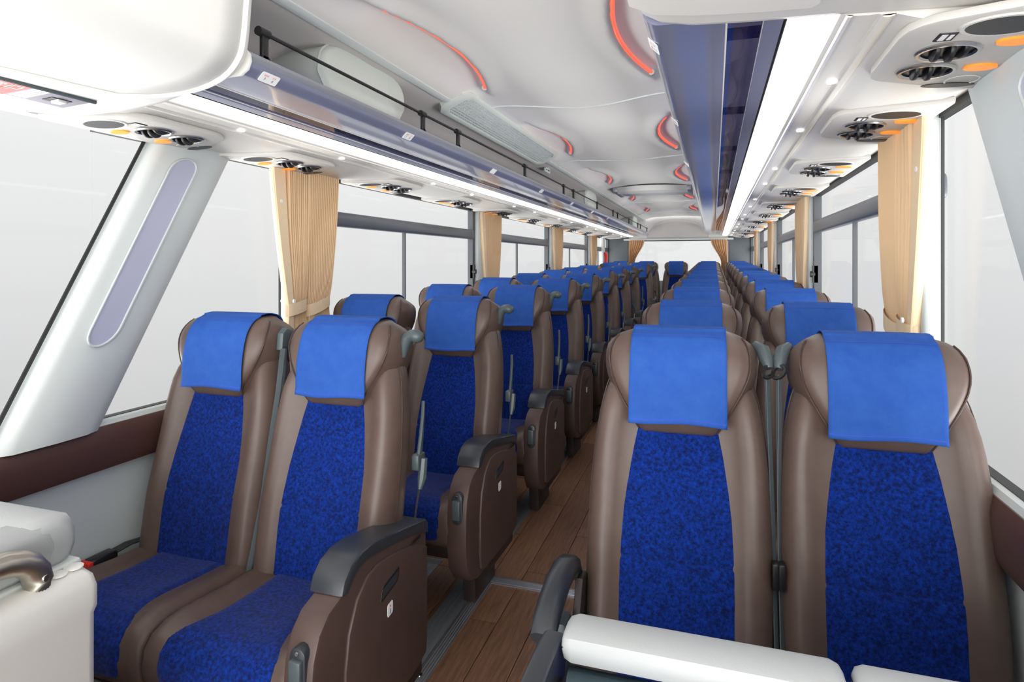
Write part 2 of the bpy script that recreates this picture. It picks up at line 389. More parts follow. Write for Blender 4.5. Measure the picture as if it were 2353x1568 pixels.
# ------------------------------------------------------------------ ceiling
ARCS = [(-.1, .85), (1.55, 2.5), (3.2, 4.15), (4.85, 5.8), (6.5, 7.45), (8.15, 9.1)]
def arc_d(y):
    for a, e in ARCS:
        if a <= y <= e:
            t = (y - a) / (e - a); return .36 - .085 * math.sin(math.pi * t) ** .8
    return None
def zbase(d):
    d = abs(d); return 2.045 - .012 * (d / .35) ** 2 - .03 * sstep(.38, .53, d)
def zceil(d, y):
    z = zbase(d)
    ad = abs(d)
    for a, e in ARCS:
        if a - .25 <= y <= e + .25:
            t = (y - a) / (e - a); tt = max(0, min(1, t)); bb = .36 - .085 * math.sin(math.pi * tt) ** .8
            w = sstep(-.12, .08, t) * (1 - sstep(.96, 1.12, t))
            # ledge next to the tube: rises outward then falls back to the cove
            z += w * (.022 * sstep(bb - .006, bb + .02, ad) * (1 - sstep(bb + .03, .49, ad)))
            z -= w * .014 * sstep(bb - .10, bb - .008, ad) * (1 - sstep(bb - .008, bb + .004, ad))
    return z
ny = 460; nx = 76
def cfn(u, v):
    d = (u - .5) * 1.04; y = -.7 + v * (YB - .35 + .7); return (XC + d, y, zceil(d, y))
ceiling = tag(patch(cfn, nx, ny, 'ceiling', 'ceil', angle=80), kind='structure')
# coves above the racks
for side, s in (('left', -1), ('right', 1)):
    T = [(.505, 2.00), (.55, 1.985), (.62, 1.975), (.70, 1.965), (.76, 1.935), (.82, 1.89), (.95, 1.82), (1.18, 1.76)]
    rings = [[(XC + s * d, y, sinterp(T, d)) for d in [.505 + .045 * i for i in range(16)]] for y in (-.7, 2, 4, 6, 8, YB - .2)]
    c = tag(MB().loft(rings, closed=False, cap=False).build('cove_' + side, 'cove', angle=70), kind='structure')
    c.name = 'trim_5' if s < 0 else 'trim_6'
    MB().prism([(XC + s * .50, 2.004), (XC + s * .50, 1.990), (XC + s * .512, 1.982), (XC + s * .53, 1.982), (XC + s * .53, 2.004)], 'y', -.7, YB - .3).build('seam_rail', 'trimg', c)
# transverse panel beads
for k, y0 in enumerate((2.86, 4.50, 7.8, 9.45)):
    pts = [(XC + d, y0 + .10 * math.cos(d * 2 * math.pi / .95) - .06 * abs(d), zceil(d, y0) - .001) for d in [(-.5 + i / 30) for i in range(31)]]
    MB().tube(pts, .005, 6).build('panel_joint', 'trimg', ceiling)
# LED arc lights
for k, (a, e) in enumerate(ARCS):
    if e < 1: continue
    for side, s in (('left', -1), ('right', 1)):
        L = empty('ceiling_light', (XC + s * .32, (a + e) / 2, 2.03))
        P = [];
        for i in range(25):
            t = .06 + .90 * i / 24; y = a + (e - a) * t; d = .36 - .085 * math.sin(math.pi * t) ** .8 + .004
            P.append(Vector((XC + s * d, y, zbase(d) + .001)) - L.location)
        MB().tube(P, .0072, 8).build('light_tube', 'led', L)
        MB().tube([P[-1] + Vector((0, -.005, 0)), P[-1] + Vector((s * .004, .03, .002))], [.0125, .010], 8).build('end_cap', 'trimg', L)
        tag(L, f'curved glowing red ceiling light, {["","first","second","third","fourth","fifth"][k]} from the front along the {side} edge', 'ceiling light', 'curved red ceiling lights')
# roof hatch
H = tag(empty('roof_hatch', (XC, 6.15, 2.03)), 'white roof hatch panel with a curved front lip in the ceiling', 'roof hatch')
rings = []
for i in range(13):
    t = i / 12 * 2 - 1; yy = -.02 - .12 * (1 - t * t)
    rings.append([(t * .34, yy, .0), (t * .34, yy + .05, -.045), (t * .34, .12, -.052), (t * .34, .14, .01)])
MB().loft(rings).build('front_lip', 'white', H, angle=18)
MB().box(-.33, .33, .12, .55, -.03, .0, .01).build('hatch_panel', 'trimg', H)
for s in (-1, 1): MB().box(*sorted((s * .33, s * .375)), -.02, .5, -.045, 0, .008).build('side_frame', 'alul', H)
# ------------------------------------------------------------------ air return grille on left cove, clip and ducts
def vent_frame(Y0, Y1_, name='ceiling_vent'):
    V = tag(empty(name, (XC - .515, (Y0 + Y1_) / 2, 1.985)), 'long white air return grille beside the left ceiling edge', 'ceiling vent')
    L = (Y1_ - Y0) / 2; rot = Matrix.Rotation(math.radians(9), 4, 'Y')
    W2 = .085
    out = [(-W2, -L + .05), (-W2 + .03, -L), (W2 - .03, -L), (W2, -L + .05), (W2, L - .05), (W2 - .03, L), (-W2 + .03, L), (-W2, L - .05)]
    inn = [(x * .72, y * .93) for x, y in out]
    v = []; f = []; n = 8
    for z, P in ((.012, out), (-.012, out), (-.018, [(x * .94, y * .985) for x, y in out]), (-.018, inn), (-.006, inn)): v += [(x, y, z) for x, y in P]
    for i in range(4):
        for j in range(n): f.append((i * n + j, i * n + (j + 1) % n, (i + 1) * n + (j + 1) % n, (i + 1) * n + j))
    o1 = obj('frame', v, f, 'duct', V); 
    o2 = MB().prism(inn, 'z', 0, .003)  .build('backing', 'bar', V, smooth=False)
    g = MB(); xi, yi = W2 * .72, L * .93
    nyb = 62; nxb = 9
    for i in range(nyb + 1): y = -yi + 2 * yi * i / nyb; g.box(-xi, xi, y - .0028, y + .0028, -.014, -.008)
    for i in range(nxb + 1): x = -xi + 2 * xi * i / nxb; g.box(x - .0024, x + .0024, -yi, yi, -.0145, -.009)
    o3 = tag(g.build('grille', 'trimg', V, smooth=False), kind='stuff')
    V.rotation_euler = (0, math.radians(-24), 0); V.location.z = 2.0; V.location.x = XC - .50
    return V
vent_frame(2.45, 4.10)
def duct_pad(y, label):
    D = tag(empty('duct_cover', (XC - .80, y, 1.80)), label, 'duct cover', 'padded duct covers above the left rack')
    n = 36; out = []
    for i in range(n):
        t = 2 * math.pi * i / n; c, q = math.cos(t), math.sin(t)
        yy = .27 * abs(c) ** .55 * (1 if c > 0 else -1); zz = .115 * abs(q) ** .6 * (1 if q > 0 else -1)
        yy *= 1 - .12 * (zz < 0) ; out.append((yy, .085 + zz))
    MB().prism(out, 'x', .0, .235, .022).build('padded_shell', 'duct', D, angle=60)
    MB().tube([(.214, y_, z_) for y_, z_ in [(1.004 * p[0], .085 + 1.004 * (p[1] - .085)) for p in out + out[:1]]], .0035, 6, up=Vector((1, 0, 0))).build('piping', 'trimg', D)
    MB().tube([(.2355, .12, z_) for z_ in (-.01, .08, .18)], .0015, 5).build('panel_seam', 'trimg', D)
    return D
for k, y in enumerate((1.90, 6.05, 9.6)): duct_pad(y, f'rounded pale padded duct cover above the left rack, {["nearest", "middle", "farthest"][k]} one')
CB = tag(empty('rack_bracket', (XC - .58, 4.35, 1.945)), 'small white slotted bracket on the left cove behind the rack rail', 'bracket')
MB().prism([(-.05, 0), (.08, 0), (.09, .02), (.06, .045), (-.05, .03)], 'x', -.006, .006).build('plate', 'trimg', CB)
for yy in (-.02, .02, .05): MB().disc((.008, yy, .018), .005, n=(1, 0, 0), seg=8, h=.002).build('bolt', 'dark', CB)
# ------------------------------------------------------------------ racks
ORDL = ['first', 'second', 'third', 'fourth', 'fifth', 'sixth', 'seventh', 'eighth', 'ninth', 'tenth', 'eleventh', 'twelfth', 'thirteenth', 'fourteenth']
YF = 1.18; YE = YB - .28
for side, s in (('left', -1), ('right', 1)):
    R = tag(empty('luggage_rack', (XC + s * .5, YF, 1.75)), f'long {side} overhead luggage rack with rounded aluminium edge and tinted slot', 'luggage rack', 'overhead luggage racks')
    L = YE - YF; dx = lambda d: s * (d - .5)
    def prof(pts, name, m, y0=0., y1=None, cap=True): return MB().prism([(dx(d), z - 1.75) for d, z in pts], 'y', y0, L if y1 is None else y1).build(name, m, R, angle=35)
    # ribbed top of the edge rail
    rib = [(.470, 1.786)]
    for i in range(7):
        a = math.radians(95 + i * 11); rib += [(.478 + .026 * math.cos(a) - .002, 1.768 + .022 * math.sin(a)), (.478 + .0275 * math.cos(a + .09) - .002, 1.768 + .0235 * math.sin(a + .09))]
    rib += [(.456, 1.762), (.50, 1.762), (.52, 1.78)]
    prof(rib, 'ribbed_edge', 'alul')
    fas = [(.4515, 1.7615)] + [(.484 + .0325 * math.cos(math.radians(a)), 1.765 + .0325 * math.sin(math.radians(a))) for a in range(187, 271, 9)] + [(.50, 1.732), (.55, 1.7315), (.60, 1.7335), (.604, 1.7345), (.604, 1.742), (.55, 1.742), (.49, 1.745), (.47, 1.76)]
    prof(fas, 'edge_fascia', 'alu')
    prof([(.602, 1.737), (.668, 1.734), (.668, 1.737), (.602, 1.740)], 'tinted_panel', 'smoke')
    prof([(.666, 1.733), (.668, 1.728), (.699, 1.726), (.702, 1.730), (.702, 1.745), (.666, 1.745)], 'inner_fascia', 'alu')
    prof([(.7025, 1.731), (.7025, 1.7245), (.7042, 1.7245), (.7042, 1.731)], 'dark_gasket', 'rubber')
    out = [(.787, 1.7165), (.80, 1.711), (.83, 1.7085), (.845, 1.709), (.850, 1.7055), (.862, 1.7045), (.868, 1.7065), (.88, 1.703), (.90, 1.696), (.92, 1.690), (1.10, 1.682), (1.125, 1.688), (1.158, 1.70), (1.158, 1.76), (.787, 1.76)]
    pn = prof(out, 'service_channel', 'psu')
    prof([(.8485, 1.7065), (.852, 1.7025), (.860, 1.7015), (.867, 1.7035), (.871, 1.7075)], 'bright_rail', 'gloss')
    prof([(.795, 1.7135), (.7975, 1.7085), (.803, 1.7080), (.806, 1.7115)], 'bright_rail', 'gloss')
    prof([(.600, 1.7342), (.6015, 1.7322), (.604, 1.7322), (.6045, 1.7345)], 'slot_edge', 'gloss'); prof([(.6655, 1.7335), (.666, 1.7312), (.6685, 1.7305), (.669, 1.733)], 'slot_edge', 'gloss')
    # brackets under the rack seen through the slot
    y = .15
    while y < L:
        MB().box(*sorted((dx(.56), dx(1.1))), y - .012, y + .012, -.005, .012).build('cross_bracket', mat('bracket_grey', (86, 90, 120), .4) if 'bracket_grey' not in bpy.data.materials else bpy.data.materials['bracket_grey'], R, smooth=False)
        y += .67
    # guard rail
    px = .475
    MB().tube([(dx(px), .07, .105), (dx(px), L - .03, .105)], .0052, 8).build('guard_rod', 'dark', R)
    ys = [1.256, 2.13, 2.47, 3.465, 4.45, 4.78, 5.82, 6.8, 7.13, 8.13, 9.12, 9.45, 10.4]
    for i, yy in enumerate(ys):
        yy -= YF
        g = MB(); g.box(dx(px) - .006, dx(px) + .006, yy - .011, yy + .011, .03, .108, .004)
        g.prism([(yy - .03, .03), (yy + .03, .03), (yy + .011, .048), (yy - .011, .048)], 'x', dx(px) - .006, dx(px) + .006)
        g.tube([(dx(px), yy - .022, .105), (dx(px), yy + .014, .105)], .0115, 10)
        g.build('rail_post', 'dark', R)
    if side == 'left':
        MB().prism([(dx(d), z - 1.75) for d, z in ((.462, 1.791), (.450, 1.778), (.4475, 1.76), (.455, 1.741), (.475, 1.7285), (.53, 1.728), (.53, 1.75), (.5, 1.792))], 'y', -.006, .004, .002).build('end_cap', 'white', R)
    # light strip
    S = tag(empty('strip_light', (XC + s * .745, YF, 1.72)), f'bright white fluorescent strip light under the {side} luggage rack', 'strip light', 'strip lights under the racks')
    y = 0.
    while y < L - .1:
        y1 = min(y + 1.7, L)
        MB().prism([(s * -.038, .006), (s * -.036, .001), (s * 0, -.003), (s * .036, -.004), (s * .041, -.002), (s * .041, .012), (s * -.038, .012)], 'y', y + .004, y1 - .004).build('diffuser', 'lamp', S, angle=30)
        y = y1
    MB().prism([(s * -.039, .010), (s * .042, .010), (s * .042, .03), (s * -.039, .03)], 'y', 0, L).build('housing', 'psu', S, smooth=False)
    # small round spot lamps
    base = [1.586, 2.14]
    n = 0
    for k in range(7):
        for y in base:
            yy = y + 1.40 * k
            if yy > YE - .1: continue
            n += 1
            t = tag(MB().disc((XC + s * .838, yy, 1.7075), .0095, seg=14, h=.003).build('spot_lamp', 'dot'), f'small round white spot lamp above the {side} seats, {ORDL[n - 1]} from the front', 'spot lamp', f'small spot lamps along the {side} channel')
# seat number stickers on the left edge rail
NUM = [('3', '4'), ('7', '8'), ('11', '12'), ('15', '16'), ('19', '20'), ('23', '24'), ('27', '28')]
for k, (y, (a, b_)) in enumerate(zip((1.257, 1.985, 2.88, 3.78, 4.66, 5.5, 6.35), NUM)):
    for s, sd in ((-1, 'left'), (1, 'right')):
        if s > 0 and k > 2: continue
        yo = y + (.06 if s > 0 else 0)
        St = empty('number_sticker', (XC + s * .4605, yo, 1.7415))
        # local frame: u along +y (away), v up, n toward aisle/down
        w, h = .031, .0135
        pts = []
        for cy, cz, st in ((w - .004, h - .004, 0), (-w + .004, h - .004, 1), (-w + .004, -h + .004, 2), (w - .004, -h + .004, 3)):
            for j in range(4): t = math.pi / 2 * (st + j / 3); pts.append((cy + .004 * math.cos(t), cz + .004 * math.sin(t)))
        MB().prism(pts, 'x', -.0006, .0006).build('plate', 'paper', St, smooth=False)
        if s < 0:
            B = Matrix(((0, 0, 1, .0009), (1, 0, 0, 0), (0, 1, 0, 0), (0, 0, 0, 1)))
        else:
            B = Matrix(((0, 0, -1, -.0009), (-1, 0, 0, 0), (0, 1, 0, 0), (0, 0, 0, 1)))
        if k < 2:
            text(a, .012, 'inkb', St, B @ Matrix.Translation((-.014, -.0045, 0)))
            text(b_, .012, 'inkb', St, B @ Matrix.Translation((.013, -.0045, 0)))
            text('通路側', .0055, 'inkr', St, B @ Matrix.Translation((-.014, .005, 0)))
            text('窓 側', .0055, 'inkr', St, B @ Matrix.Translation((.013, .005, 0)))
        St.rotation_euler = (0, math.radians(45) * (1 if s < 0 else -1), 0)
        tag(St, f'small white seat number sticker on the {sd} rack edge, {["first","second","third","fourth","fifth","sixth","seventh"][k]} from the front', 'sticker', 'seat number stickers on the rack edge')
# ------------------------------------------------------------------ passenger service units
def make_psu(s):
    """local: x toward wall for s=+1 (mirrored otherwise), y along bus, z down = -"""
    U = empty('service_unit', (0, 0, 0))
    rot = []
    o = [(-.068, .160), (-.088, .150), (-.102, .130), (-.110, .09), (-.112, -.12), (-.106, -.155), (-.092, -.180), (-.07, -.198), (0, -.228), (.10, -.268), (.128, -.275), (.132, -.26), (.132, .235), (.125, .245), (.10, .238), (0, .195)]
    MB().prism([(s * a, b) for a, b in o], 'z', -.010, .006, .005).build('panel', 'psug', U)
    for yy in (.075, -.045):
        g = empty('air_nozzle', (s * -.015, yy, -.011)); g.parent = U
        MB().ring((0, 0, -.003), .047, .005, h=.004, seg=28).build('chrome_ring', 'steel', g)
        MB().disc((0, 0, .002), .044, h=.002, seg=20).build('dark_well', 'dark', g)
        for q, (dx_, hh) in enumerate(((-.020, .019), (.003, .021), (.024, .014))):
            pts = [(.024 * math.cos(math.pi * (1 + i / 10)), hh * math.sin(math.pi * (1 + i / 10))) for i in range(11)]
            MB().prism([(a + .0, b) for a, b in pts], 'x', dx_ - .004, dx_ + .004, .0018).build('fin', 'dark', g)
    MB().disc((s * .03, -.165, -.0115), .056, h=.0016, seg=24, ry=.042).build('speaker_hole', 'dark', U)
    MB().ring((s * .03, -.165, -.0105), .060, .006, h=.003, seg=24, ry=.046).build('speaker_rim', 'psu', U)
    for yy in (.07, -.08):
        MB().disc((s * .075, yy, -.011), .028, h=.003, seg=22, ry=.020).build('orange_button', 'orange', U)
    MB().ring((s * .075, .165, -.0105), .030, .002, h=.0012, seg=20, ry=.035).build('blank_button', 'psu', U)
    MB().disc((s * .06, .20, -.0108), .05, h=.0008, seg=20, ry=.018).build('slot', 'dark', U)
    # pictogram plate
    MB().box(*sorted((s * -.055, s * -.027)), -.14, -.10, -.0118, -.009, .001).build('pictogram_plate', 'dark', U)
    MB().box(*sorted((s * -.050, s * -.041)), -.135, -.106, -.0124, -.0116).build('pictogram', 'inkw', U, smooth=False)
    MB().box(*sorted((s * -.037, s * -.031)), -.133, -.108, -.0124, -.0116).build('pictogram', 'inkw', U, smooth=False)
    return U
for side, s, ys in (('left', -1, [1.44, 2.05, 2.84, 3.70, 4.55, 5.40, 6.25, 7.10, 7.95, 8.9]), ('right', 1, [1.36, 2.00, 2.84, 3.70, 4.60, 5.45, 6.30, 7.15, 8.0, 8.85, 9.7])):
    proto = make_psu(s)
    for k, y in enumerate(ys):
        U = proto if k == 0 else copy_tree(proto)
        U.location = (XC + s * 1.0, y, 1.6865); U.rotation_euler = (0, s * math.radians(2.3), 0)
        tag(U, f'overhead panel of air nozzles and orange buttons on the {side}, {"nearest the camera" if k == 0 else ["","second","third","fourth","fifth","sixth","seventh","eighth","ninth","tenth","eleventh"][k] + " from the front"}', 'service unit', 'overhead air nozzle panels')
# ------------------------------------------------------------------ front overhead boxes
def bilerp(P0, P1, t): return [tuple(a + (b - a) * t for a, b in zip(p, q)) for p, q in zip(P0, P1)]
# left locker: sections (x,z) at rear (y=1.17) and toward the camera (y=.1)
BX = tag(empty('overhead_locker', (0, 0, 0)), 'large white overhead locker with rounded corner at top left', 'overhead locker')
R0 = [(-.98, 2.10), (-1.00, 2.0), (-1.012, 1.90), (-1.022, 1.80), (-1.038, 1.752), (-1.09, 1.716), (-1.21, 1.691), (-1.322, 1.673), (-1.534, 1.666), (-1.74, 1.690), (-1.74, 2.1)]
F0 = [(-.98, 2.10), (-1.00, 2.0), (-1.02, 1.90), (-1.05, 1.80), (-1.09, 1.755), (-1.17, 1.712), (-1.29, 1.682), (-1.40, 1.660), (-1.56, 1.652), (-1.74, 1.665), (-1.74, 2.1)]
def smooth_profile(P):
    k = [float(i) for i in range(len(P) - 1)]; X_ = list(zip(k, [p[0] for p in P[:-1]])); Z_ = list(zip(k, [p[1] for p in P[:-1]]))
    return [(sinterp(X_, i / 4), sinterp(Z_, i / 4)) for i in range(4 * (len(P) - 2) + 1)] + [P[-1]]
R0, F0 = smooth_profile(R0), smooth_profile(F0)
rings = []
for y, t, sh in ((1.175, 0, .012), (1.168, 0, .003), (1.15, 0, 0), (.9, .3, 0), (.6, .7, 0), (.2, 1, 0), (-.6, 1, 0)):
    S_ = bilerp(R0, F0, t); rings.append([(x - sh, y, z + sh) for x, z in S_])
MB().loft(rings).build('shell', 'white', BX, angle=50)
# raised door panel lip
def lockpt(i, y, off=0.):
    t = max(0, min(1, (1.15 - y) / .95)); S_ = bilerp(R0, F0, t); i *= 4; i0 = int(i); fr = i - i0
    a, b = S_[i0], S_[min(i0 + 1, len(S_) - 1)]; x = a[0] + (b[0] - a[0]) * fr; z = a[1] + (b[1] - a[1]) * fr
    tx, tz = b[0] - a[0], b[1] - a[1]; L = math.hypot(tx, tz); nx, nz = -tz / L, tx / L
    if nx < 0: nx, nz = -nx, -nz
    return (x + nx * off, y, z + nz * off)
def door(u, v):
    # u along y (0 rear), v down profile index 0..5.3, rounded rear-lower corner
    i = v * (6.6 + .35 * u)
    lim = 1.130 - .09 * max(0, (i - 5.3) / 1.3) ** 2.5
    y = lim - u * (lim + .4)
    return lockpt(i, y, .006)
patch(door, 24, 22, 'door_panel', 'white', BX, thick=.006)
E = []
for k in range(40):
    i = 6.63 * k / 39; y = 1.130 - .09 * max(0, (i - 5.3) / 1.3) ** 2.5; E.append(lockpt(i, y + .010, .004))
for k in range(1, 16): E.append(lockpt(6.64 + .35 * k / 16, 1.045 - k * .09, .004))
MB().tube(E, .0105, 8).build('rounded_lip', 'white', BX)
# emergency sign on its underside
SG = tag(empty('emergency_sign', (-1.430, .905, 1.664)), 'red and grey emergency instruction sign on the underside of the white locker', 'sign')
MB().box(-.052, .052, -.165, .165, -.002, .006, .003).build('plate', 'signgrey', SG); SG.rotation_euler = (0, math.radians(-3.6), 0)
MB().box(-.050, .045, -.162, .030, -.003, -.0018).build('red_field', 'signred', SG, smooth=False)
MB().tube([(.052, -.165, -.002), (.052, .165, -.002)], .005, 8).build('edge_rail', 'grey', SG)
SD = Matrix(((-1, 0, 0, 0), (0, 1, 0, 0), (0, 0, -1, -.0036), (0, 0, 0, 1)))
SDr = SD @ Matrix.Rotation(math.radians(-90), 4, 'Z')
text('非常口', .034, 'inkw', SG, Matrix.Translation((.018, -.025, -.0036)) @ Matrix(((0, 1, 0, 0), (1, 0, 0, 0), (0, 0, -1, 0), (0, 0, 0, 1))))
text('EXIT', .024, 'inkw', SG, Matrix.Translation((-.022, -.025, -.0036)) @ Matrix(((0, 1, 0, 0), (1, 0, 0, 0), (0, 0, -1, 0), (0, 0, 0, 1))))
for i in range(5): MB().box(-.040, .040, .037 + i * .0095, .037 + .0045 + i * .0095, -.0032, -.0018).build('text_line', 'inkw', SG, smooth=False)
MB().box(-.018, .014, .092, .138, -.0034, -.0018).build('handle_recess', 'dark', SG, smooth=False)
MB().box(-.010, .014, .105, .126, -.010, -.003, .002).build('pull_tab', 'white', SG)
for k in range(14):
    a = 2 * math.pi * k / 14; MB().box(-.003, .003, -.009, .009, -.0034, -.0018).build('hatch_mark', 'inkw' if k % 2 else 'inkr', SG, smooth=False)
    h = [c for c in SG.children][-1]; h.location = (.036 * math.cos(a) - .0, .113 + .036 * math.sin(a), 0); h.rotation_euler = (0, 0, a + .6)
# right locker
BR = tag(empty('overhead_locker', (0, 0, 0)), 'white overhead locker edge at the top right above the right rack', 'overhead locker')
R1 = [(-.125, 2.06), (-.135, 1.95), (-.140, 1.86), (-.138, 1.78), (-.125, 1.750), (-.095, 1.733), (-.04, 1.722), (.06, 1.716), (.20, 1.712), (.34, 1.704), (.50, 1.697), (.58, 1.70), (.58, 2.1)]
rings = []
for y, sh in ((1.185, .012), (1.178, .003), (1.16, 0), (.6, 0), (-.6, 0)):
    rings.append([(x + (sh if x < 0 else 0), y, z + sh) for x, z in R1])
MB().loft(rings).build('shell', 'psu', BR, angle=50)
rings = []
for y, sh in ((1.10, .01), (1.085, 0), (.3, 0)):
    rings.append([(x + (sh if i in (0, 1) else (-sh if i >= 6 else 0)), y, z) for i, (x, z) in enumerate([(-.148, 2.0), (-.149, 1.80), (-.142, 1.742), (-.10, 1.722), (-.03, 1.712), (.07, 1.705), (.16, 1.702), (.16, 1.73), (0, 1.75), (-.1, 1.80), (-.1, 2.0)])])
MB().loft(rings).build('door_panel', 'psu', BR, angle=50)
# ------------------------------------------------------------------ curtains
def make_curtain(w_top, w_tie, w_bot, H, h_tie, hem_front, pleats=11, label=None, along='y'):
    """local: hangs down from z=0; spreads along +y; hem strip at the y=0 side when hem_front"""
    C = empty('curtain')
    NU = pleats * 8; NV = 22
    hemw = .3
    def wid(z):
        t = z / H; tt = h_tie / H
        return w_top + (w_tie - w_top) * (t / tt) ** 1.3 if t < tt else w_tie + (w_bot - w_tie) * (t - tt) / (1 - tt)
    def f(u, v):
        z = v * H; w = wid(z)
        q = u; amp = .027 * (.6 + .4 * (w / w_top))
        if hem_front:
            qq = (q - hemw) / (1 - hemw) if q > hemw else 0
            xx = amp * (abs(math.sin(qq * pleats * math.pi + .25 * math.sin(3 * v))) ** .55 - .6) * 1.7 * min(1, qq * 8) if q > hemw else .008
        else:
            xx = amp * 1.7 * (abs(math.sin(q * pleats * math.pi + .3 * math.sin(3 * v + 1))) ** .55 - .6)
        squeeze = 1 - .45 * math.exp(-((z - h_tie) / .05) ** 2)
        yy = (q * w) + (w_top - w) * (.85 if hem_front else .1)
        return (xx * squeeze + .002 * math.sin(9 * v + 5 * q), yy, -z)
    patch(f, NU, NV, 'drape', 'curtain', C, angle=80)
    y0 = (w_top - w_tie) * (.85 if hem_front else .1)
    # tie band
    P = []
    for i in range(21):
        a = 2 * math.pi * i / 20; P.append((.026 * math.cos(a), y0 + w_tie / 2 + (w_tie / 2 + .006) * math.sin(a), -h_tie + (.012 if hem_front else .022) * math.sin(a)))
    rings = [[(p[0], p[1], p[2] + dz) for dz in (-.026, .026)] for p in P]
    o = MB().loft(rings, closed=False, cap=False).build('tie_band', 'curtain_hem', C)
    if hem_front:
        for z in (.16, h_tie - .028):
            w = wid(z); MB().disc((.030 if z > .3 else .012, (w_top - w) * .85 + w * .15, -z), .008, n=(1, 0, 0), seg=12, h=.003).build('snap_button', 'paper', C)
            MB().disc((-.030 if z > .3 else -.012, (w_top - w) * .85 + w * .15, -z), .008, n=(1, 0, 0), seg=12, h=.003).build('snap_button', 'paper', C)
        # plain hem strip
        rings = []
        for j in range(NV + 1):
            z = j / NV * H; w = wid(z); ys = (w_top - w) * .85
            rings.append([(.008, ys, -z), (.013, ys + .004, -z), (.013, ys + w * .30, -z), (.008, ys + w * .31, -z), (-.008, ys + w * .31, -z), (-.013, ys + w * .30, -z), (-.013, ys + .004, -z), (-.008, ys, -z)])
        MB().loft(rings).build('hem_strip', 'curtain_hem', C)
    return C
cA = make_curtain(.235, .125, .14, .93, .60, True, 11)
cB = make_curtain(.235, .155, .17, .93, .60, False, 16)
first = {'a': True, 'b': True}
ordn = ['first', 'second', 'third', 'fourth']
for side, X in (('left', XL + .05), ('right', XR - .05)):
    for k, y in enumerate(PILL[side]):
        yy = (2.05 if side == 'left' else 1.86) if k == 0 else y + (.03 if side == 'left' else .0)
        for key, pr, off in (('a', cA, 0), ('b', cB, .225)):
            c = pr if first[key] else copy_tree(pr); first[key] = False
            c.location = (X, yy + off, 1.70); 
            c.scale = (1, 1, 1) if side == 'left' else (-1, 1.1 if key == 'a' else 1, 1)
            tag(c, f'beige tied curtain {"with plain hem strip" if key == "a" else "of fine pleats"} at the {ordn[k]} {side} window pillar', 'curtain', 'beige curtains at the side windows')
# rear curtains
for s, sd in ((-1, 'left'), (1, 'right')):
    C = tag(empty('curtain', (XC + s * .50, YB - .20, 1.66)), f'brown beige gathered curtain at the {sd} edge of the rear window', 'curtain', 'curtains at the rear window')
    def f(u, v, s=s):
        w = .26 * (1 - sstep(0, .62, v) * .62) if v < .62 else .26 * (.38 + .1 * (v - .62))
        return (s * (.29 - u * w), .012 * math.sin(u * 7 * 2 * math.pi), -v * .62)
    patch(f, 56, 14, 'drape', 'curtain_rear', C, angle=80)
# ------------------------------------------------------------------ seats
AL = math.radians(12.6); SA, CA = math.sin(AL), math.cos(AL)
def bp_(x, h, d): return (x, -.16 + h * SA - d * CA, .400 + h * CA + d * SA)
WB = [(-.10, .208), (0, .213), (.20, .2135), (.36, .210), (.45, .203), (.52, .194), (.58, .181), (.62, .165), (.66, .125)]
def bodyfront(x, h):
    w = sinterp(WB, h); a = abs(x)
    pk = min(.168, w - .035)
    d = .036 + .026 * math.exp(-((a - pk) / .038) ** 2) + .010 * math.exp(-((h - .17) / .12) ** 2)
    d -= .03 * sstep(.52, .64, h)
    e = max(0, (a - (w - .03)) / .03); d -= .045 * (1 - math.sqrt(max(0, 1 - min(1, e) ** 2)))
    return d
def build_body(parent):
    rings = []
    hs = [-.10, -.06, 0, .05, .1, .15, .2, .25, .3, .35, .4, .44, .48, .52, .555, .585, .61, .635, .655, .665]
    ks = [-1, -.985, -.95, -.9, -.84, -.76, -.68, -.58, -.4, -.2, 0, .2, .4, .58, .68, .76, .84, .9, .95, .985, 1]
    for h in hs:
        w = sinterp(WB, h); sh = 0 if h < .66 else .02
        r = [bp_(k * w, h, bodyfront(k * w, h) - sh) for k in ks]
        r += [bp_(w * 1.0, h, -.02), bp_(w * .99, h, -.045), bp_(w * .93, h, -.068), bp_(w * .6, h, -.078), bp_(0, h, -.08), bp_(-w * .6, h, -.078), bp_(-w * .93, h, -.068), bp_(-w * .99, h, -.045), bp_(-w, h, -.02)]
        rings.append(r)
    o = MB().loft(rings).build('backrest', 'leather', parent, angle=60)
    for s in (-1, 1):   # side seam
        P = [bp_(s * (sinterp(WB, h) + .0005), h, .004) for h in hs[1:-2]]
        MB().tube(P, .0016, 5).build('side_seam', 'piping', parent)
    return o
PT = [(-.03, .134), (.0, .135), (.15, .135), (.25, .132), (.34, .126), (.42, .115), (.47, .105), (.503, .097)]
def build_panel(parent):
    def seg(h0, h1, nv, name):
        def f(u, v):
            h = h0 + (h1 - h0) * v; p = sinterp(PT, h); x = (u - .5) * 2 * p
            e = min(1, (1 - abs(u - .5) * 2) * 9)
            if h1 > .3: e *= min(1, (1 - v) * 40)
            g = .0024 * math.exp(-((h - .19) / .004) ** 2) * e
            return bp_(x, h, bodyfront(x, h) - .004 + .0085 * math.sqrt(max(0, e)) - g)
        return patch(f, 16, nv, name, 'velour', parent, angle=80)
    seg(-.03, .1899, 24, 'velour_panel'); seg(.1901, .503, 28, 'velour_panel')
